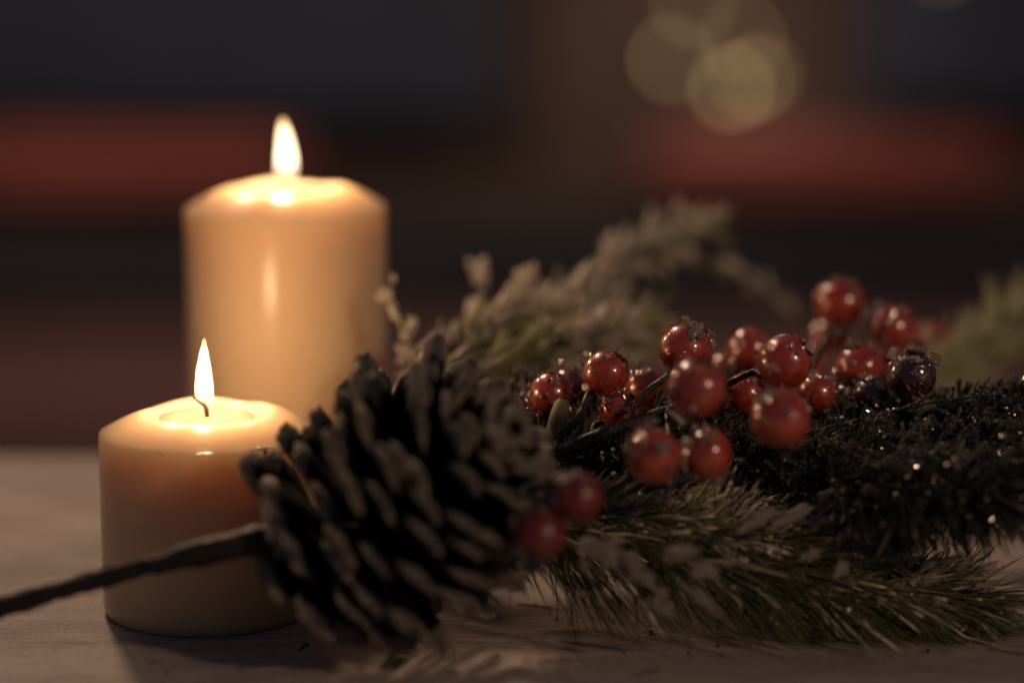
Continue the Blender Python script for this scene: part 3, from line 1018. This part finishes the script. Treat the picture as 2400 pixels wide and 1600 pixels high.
def sprig(label, main, r_main, berries, leaves=()):
    base = Vector(main[0])
    t = thing('berry_sprig', label, 'berry sprig', base, 'artificial red berry sprigs')
    MP = smooth_path(main, 50)
    vs, fs = tube([p - base for p in MP], lambda u: r_main * (1 - 0.35 * u), 10, 0.25, 4)
    mesh_obj('main_stem', vs, fs, M_STEM, t)
    centres = []
    for (px, py, dep, rpx, node, dark, pole, via) in berries:
        c = at(px, py, dep)
        r = rpx / F * dep
        q = MP[int(node * 50)]
        pv = Vector(pole).normalized()          # direction of the calyx, away from the stem
        st_end = c - pv * r * 0.97
        if via:
            pts = [q] + [at(*v_) for v_ in via] + [st_end]
        else:
            pts = [q, q.lerp(st_end, 0.5) + Vector((0, 0, -0.002)), st_end - pv * 0.004, st_end]
        vs, fs = tube([p - base for p in smooth_path(pts, 24)], lambda u: 0.0011 + 0.0003 * math.exp(-((1 - u) / 0.08)), 9, 0.3, px)
        mesh_obj('stem', vs, fs, M_STEM, t)
        b_ = link('berry', (None, BM_DARK, BM_MID)[dark] if dark else rb.choice(BM_RED), t)
        b_.matrix_local = Matrix.Translation(c - base) @ pv.to_track_quat('Z', 'Y').to_matrix().to_4x4() @ Matrix.Scale(r, 4)
        if dark:
            b_['label'] = ('', 'red berry with deep shade put into its colour', 'red berry with shade put into its colour')[dark]
        centres.append((c, r))
        link('calyx', CALYX, b_)
        for k in range(rb.randint(15, 23)):
            # flakes gather round the two ends
            z = rb.choice((rb.uniform(0.55, 1.0), rb.uniform(0.55, 1.0), rb.uniform(-1.0, -0.55), rb.uniform(-0.5, 0.6)))
            a = rb.uniform(0, 6.283)
            s = math.sqrt(max(0, 1 - z * z))
            d = Vector((s * math.cos(a), s * math.sin(a), z))
            x_ = d.orthogonal()
            x_.rotate(Matrix.Rotation(rb.uniform(0, 6.28), 3, d))
            nrm = (d + Vector((rb.gauss(0, .8), rb.gauss(0, .8), rb.gauss(0, .8)))).normalized()
            yy = nrm.cross(x_).normalized()
            xx = yy.cross(nrm)
            sz = rb.choice((rb.uniform(0.08, 0.2), rb.uniform(0.08, 0.2), rb.uniform(0.2, 0.38)))
            m = Matrix((xx * sz * 1.3, yy * sz, nrm * sz)).transposed().to_4x4()
            m.translation = d * (1.0 + sz * rb.uniform(0.1, 0.7))
            o = link('ice_flake', rb.choice(ICE), b_)
            o.matrix_local = m
        for k in range(rb.randint(9, 13)):
            d = Vector((rb.gauss(0, 1), rb.gauss(0, 1), rb.gauss(0, 1))).normalized()
            if d.y > 0.3:
                d.y = -d.y
            nrm = (d + Vector((rb.gauss(0, .5), rb.gauss(0, .5), rb.gauss(0, .5)))).normalized()
            xx = nrm.orthogonal().normalized()
            yy = nrm.cross(xx)
            sz = rb.uniform(0.025, 0.07)
            m = Matrix((xx * sz * 1.4, yy * sz, nrm * sz * 1.5)).transposed().to_4x4()
            m.translation = d * 1.01
            o = link('ice_glint', rb.choice(GLINT), b_)
            o.matrix_local = m
    GV, GF = [], []
    for (c, r) in centres:
        for k in range(70):
            d = Vector((rb.gauss(0, 1), rb.gauss(0, 1) - 0.5, rb.gauss(0, 1) + 0.3)).normalized()
            if noise.noise(d * 2.2 + c * 300) < -0.05:
                continue
            nrm = (d + Vector((rb.gauss(0, .4), rb.gauss(0, .4), rb.gauss(0, .4)))).normalized()
            xx = nrm.orthogonal().normalized()
            yy = nrm.cross(xx)
            sz = rb.uniform(0.00012, 0.00034)
            p = c + d * r * 1.004 - base
            i0 = len(GV)
            GV += [p + xx * sz, p + yy * sz, p - xx * sz, p - yy * sz, p + nrm * sz * 0.6]
            GF += [(i0, i0 + 1, i0 + 4), (i0 + 1, i0 + 2, i0 + 4), (i0 + 2, i0 + 3, i0 + 4), (i0 + 3, i0, i0 + 4)]
    go = mesh_obj('ice_grains', GV, GF, M_GLINT, t, smooth=False)
    go['kind'] = 'stuff'
    for (x0, y0, x1, y1, dep, wd, mat) in leaves:
        a_, b2 = at(x0, y0, dep), at(x1, y1, dep + 0.006)
        sd = (b2 - a_).cross(Vector((0, 1, 0))).normalized()
        V, Fc = [], []
        for k in range(9):
            u = k / 8
            p = a_.lerp(b2, u) + Vector((0, -0.003 * math.sin(math.pi * u), 0)) - base
            ww = wd * (0.35 + 0.65 * math.sin(math.pi * min(1, 0.15 + u * 0.62))) * (1 if k < 8 else 0.55)
            for e, dy in ((-1, 0.0009), (0, 0), (1, 0.0009)):
                V.append(p + sd * ww * e + Vector((0, dy, 0)))
            for e, dy in ((-1, 0.0014), (0, 0.0006), (1, 0.0014)):
                V.append(p + sd * ww * e * 0.98 + Vector((0, dy, 0)))
        for k in range(8):
            i = k * 6
            for e in (0, 1):
                Fc.append((i + e, i + e + 1, i + e + 7, i + e + 6))
                Fc.append((i + 3 + e, i + 9 + e, i + 10 + e, i + 4 + e))
            Fc += [(i, i + 6, i + 9, i + 3), (i + 2, i + 5, i + 11, i + 8)]
        Fc += [(0, 3, 4, 1), (1, 4, 5, 2), (48, 49, 52, 51), (49, 50, 53, 52)]
        mesh_obj('leaf', V, Fc, mat, t)
    return t


UR = (0.6, 0.1, 0.75)
sprig('red berry sprig with a forked dark stem, right beside the pine cone',
      [at(1240, 1085, 0.755), at(1330, 1048, 0.755), at(1480, 990, 0.757), at(1640, 935, 0.76), at(1700, 905, 0.762)], 0.0023, [
          (1420, 875, 0.765, 54, 0.20, 0, (0.62, 0.0, 0.72), [(1310, 1030, 0.757), (1350, 985, 0.76)]),
          (1607, 820, 0.765, 63, 0.52, 0, (0.55, 0.1, 0.8), [(1475, 975, 0.757), (1520, 915, 0.758), (1560, 885, 0.760)]),
          (1634, 908, 0.715, 68, 0.62, 0, (0.2, -0.1, 0.9), None),
          (1292, 922, 0.775, 50, 0.10, 0, (0.2, 0.1, 0.9), None),
          (1452, 960, 0.768, 47, 0.30, 0, (0.7, -0.2, 0.5), None),
          (1515, 912, 0.79, 50, 0.40, 0, (-0.6, 0.1, 0.6), None),
          (1839, 848, 0.752, 64, 0.95, 0, (0.75, -0.1, 0.5), [(1720, 893, 0.760), (1765, 872, 0.757)]),
          (1757, 820, 0.82, 54, 0.80, 0, (-0.5, 0.2, 0.8), None),
          (1745, 925, 0.785, 50, 0.85, 0, (0.5, -0.2, 0.5), None),
          (1530, 1068, 0.715, 66, 0.62, 0, (-0.75, -0.1, 0.4), None),
          (1655, 1062, 0.722, 60, 0.55, 0, (-0.6, -0.2, 0.6), None),
          (1245, 965, 0.79, 42, 0.03, 0, (-0.3, -0.2, 0.8), None),
          (1330, 905, 0.80, 40, 0.12, 0, (0.1, 0.1, 0.9), None),
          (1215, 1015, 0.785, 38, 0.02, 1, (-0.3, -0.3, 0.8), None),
          (1345, 985, 0.79, 36, 0.15, 0, (0.1, -0.4, 0.8), None),
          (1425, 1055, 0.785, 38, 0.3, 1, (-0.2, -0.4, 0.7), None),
          (1395, 985, 0.80, 42, 0.25, 0, (-0.2, -0.4, 0.7), None),
          (1575, 985, 0.795, 44, 0.55, 0, (0.3, -0.4, 0.7), None),
          (1705, 1005, 0.79, 46, 0.75, 0, (-0.2, -0.3, 0.8), None),
          (1700, 872, 0.83, 44, 0.75, 0, (0.2, 0.1, 0.8), None)],
      leaves=[(1290, 1040, 1322, 935, 0.757, 0.0030, M_LEAF), (1345, 1050, 1385, 955, 0.79, 0.0045, M_PALELEAF)])
sprig('red berry sprig with berries coloured nearly black for shade, before the soft green branch',
      [at(1700, 1080, 0.765), at(1830, 1030, 0.775), at(1950, 960, 0.79), at(2060, 900, 0.80), at(2130, 860, 0.81)], 0.0021, [
          (1830, 980, 0.722, 70, 0.25, 0, (-0.5, -0.3, 0.8), None),
          (1915, 922, 0.785, 46, 0.45, 0, (0.1, 0.1, 0.9), None),
          (1968, 712, 0.845, 60, 0.60, 0, (-0.3, 0.0, 0.9), [(1905, 880, 0.80), (1935, 800, 0.825), (1958, 760, 0.838)]),
          (2090, 772, 0.835, 60, 0.80, 0, (-0.75, 0.0, 0.4), None),
          (2015, 862, 0.805, 57, 0.70, 0, (-0.3, -0.1, 0.8), None),
          (1945, 795, 0.86, 50, 0.60, 0, (-0.5, 0.1, 0.7), None),
          (2137, 880, 0.775, 58, 0.95, 1, (0.1, -0.1, 0.9), None),
          (2045, 925, 0.785, 44, 0.75, 1, (-0.3, -0.2, 0.8), None),
          (2195, 800, 0.90, 50, 1.0, 0, (0.3, 0.1, 0.7), None),
          (1880, 1030, 0.785, 42, 0.4, 1, (-0.2, -0.4, 0.8), None),
          (1890, 868, 0.84, 44, 0.55, 0, (0.2, 0.1, 0.8), None),
          (1985, 950, 0.79, 42, 0.6, 1, (-0.2, -0.3, 0.8), None),
          (2085, 842, 0.85, 42, 0.85, 0, (0.2, -0.1, 0.8), None),
          (2075, 975, 0.785, 40, 0.8, 1, (0.2, -0.3, 0.8), None)])
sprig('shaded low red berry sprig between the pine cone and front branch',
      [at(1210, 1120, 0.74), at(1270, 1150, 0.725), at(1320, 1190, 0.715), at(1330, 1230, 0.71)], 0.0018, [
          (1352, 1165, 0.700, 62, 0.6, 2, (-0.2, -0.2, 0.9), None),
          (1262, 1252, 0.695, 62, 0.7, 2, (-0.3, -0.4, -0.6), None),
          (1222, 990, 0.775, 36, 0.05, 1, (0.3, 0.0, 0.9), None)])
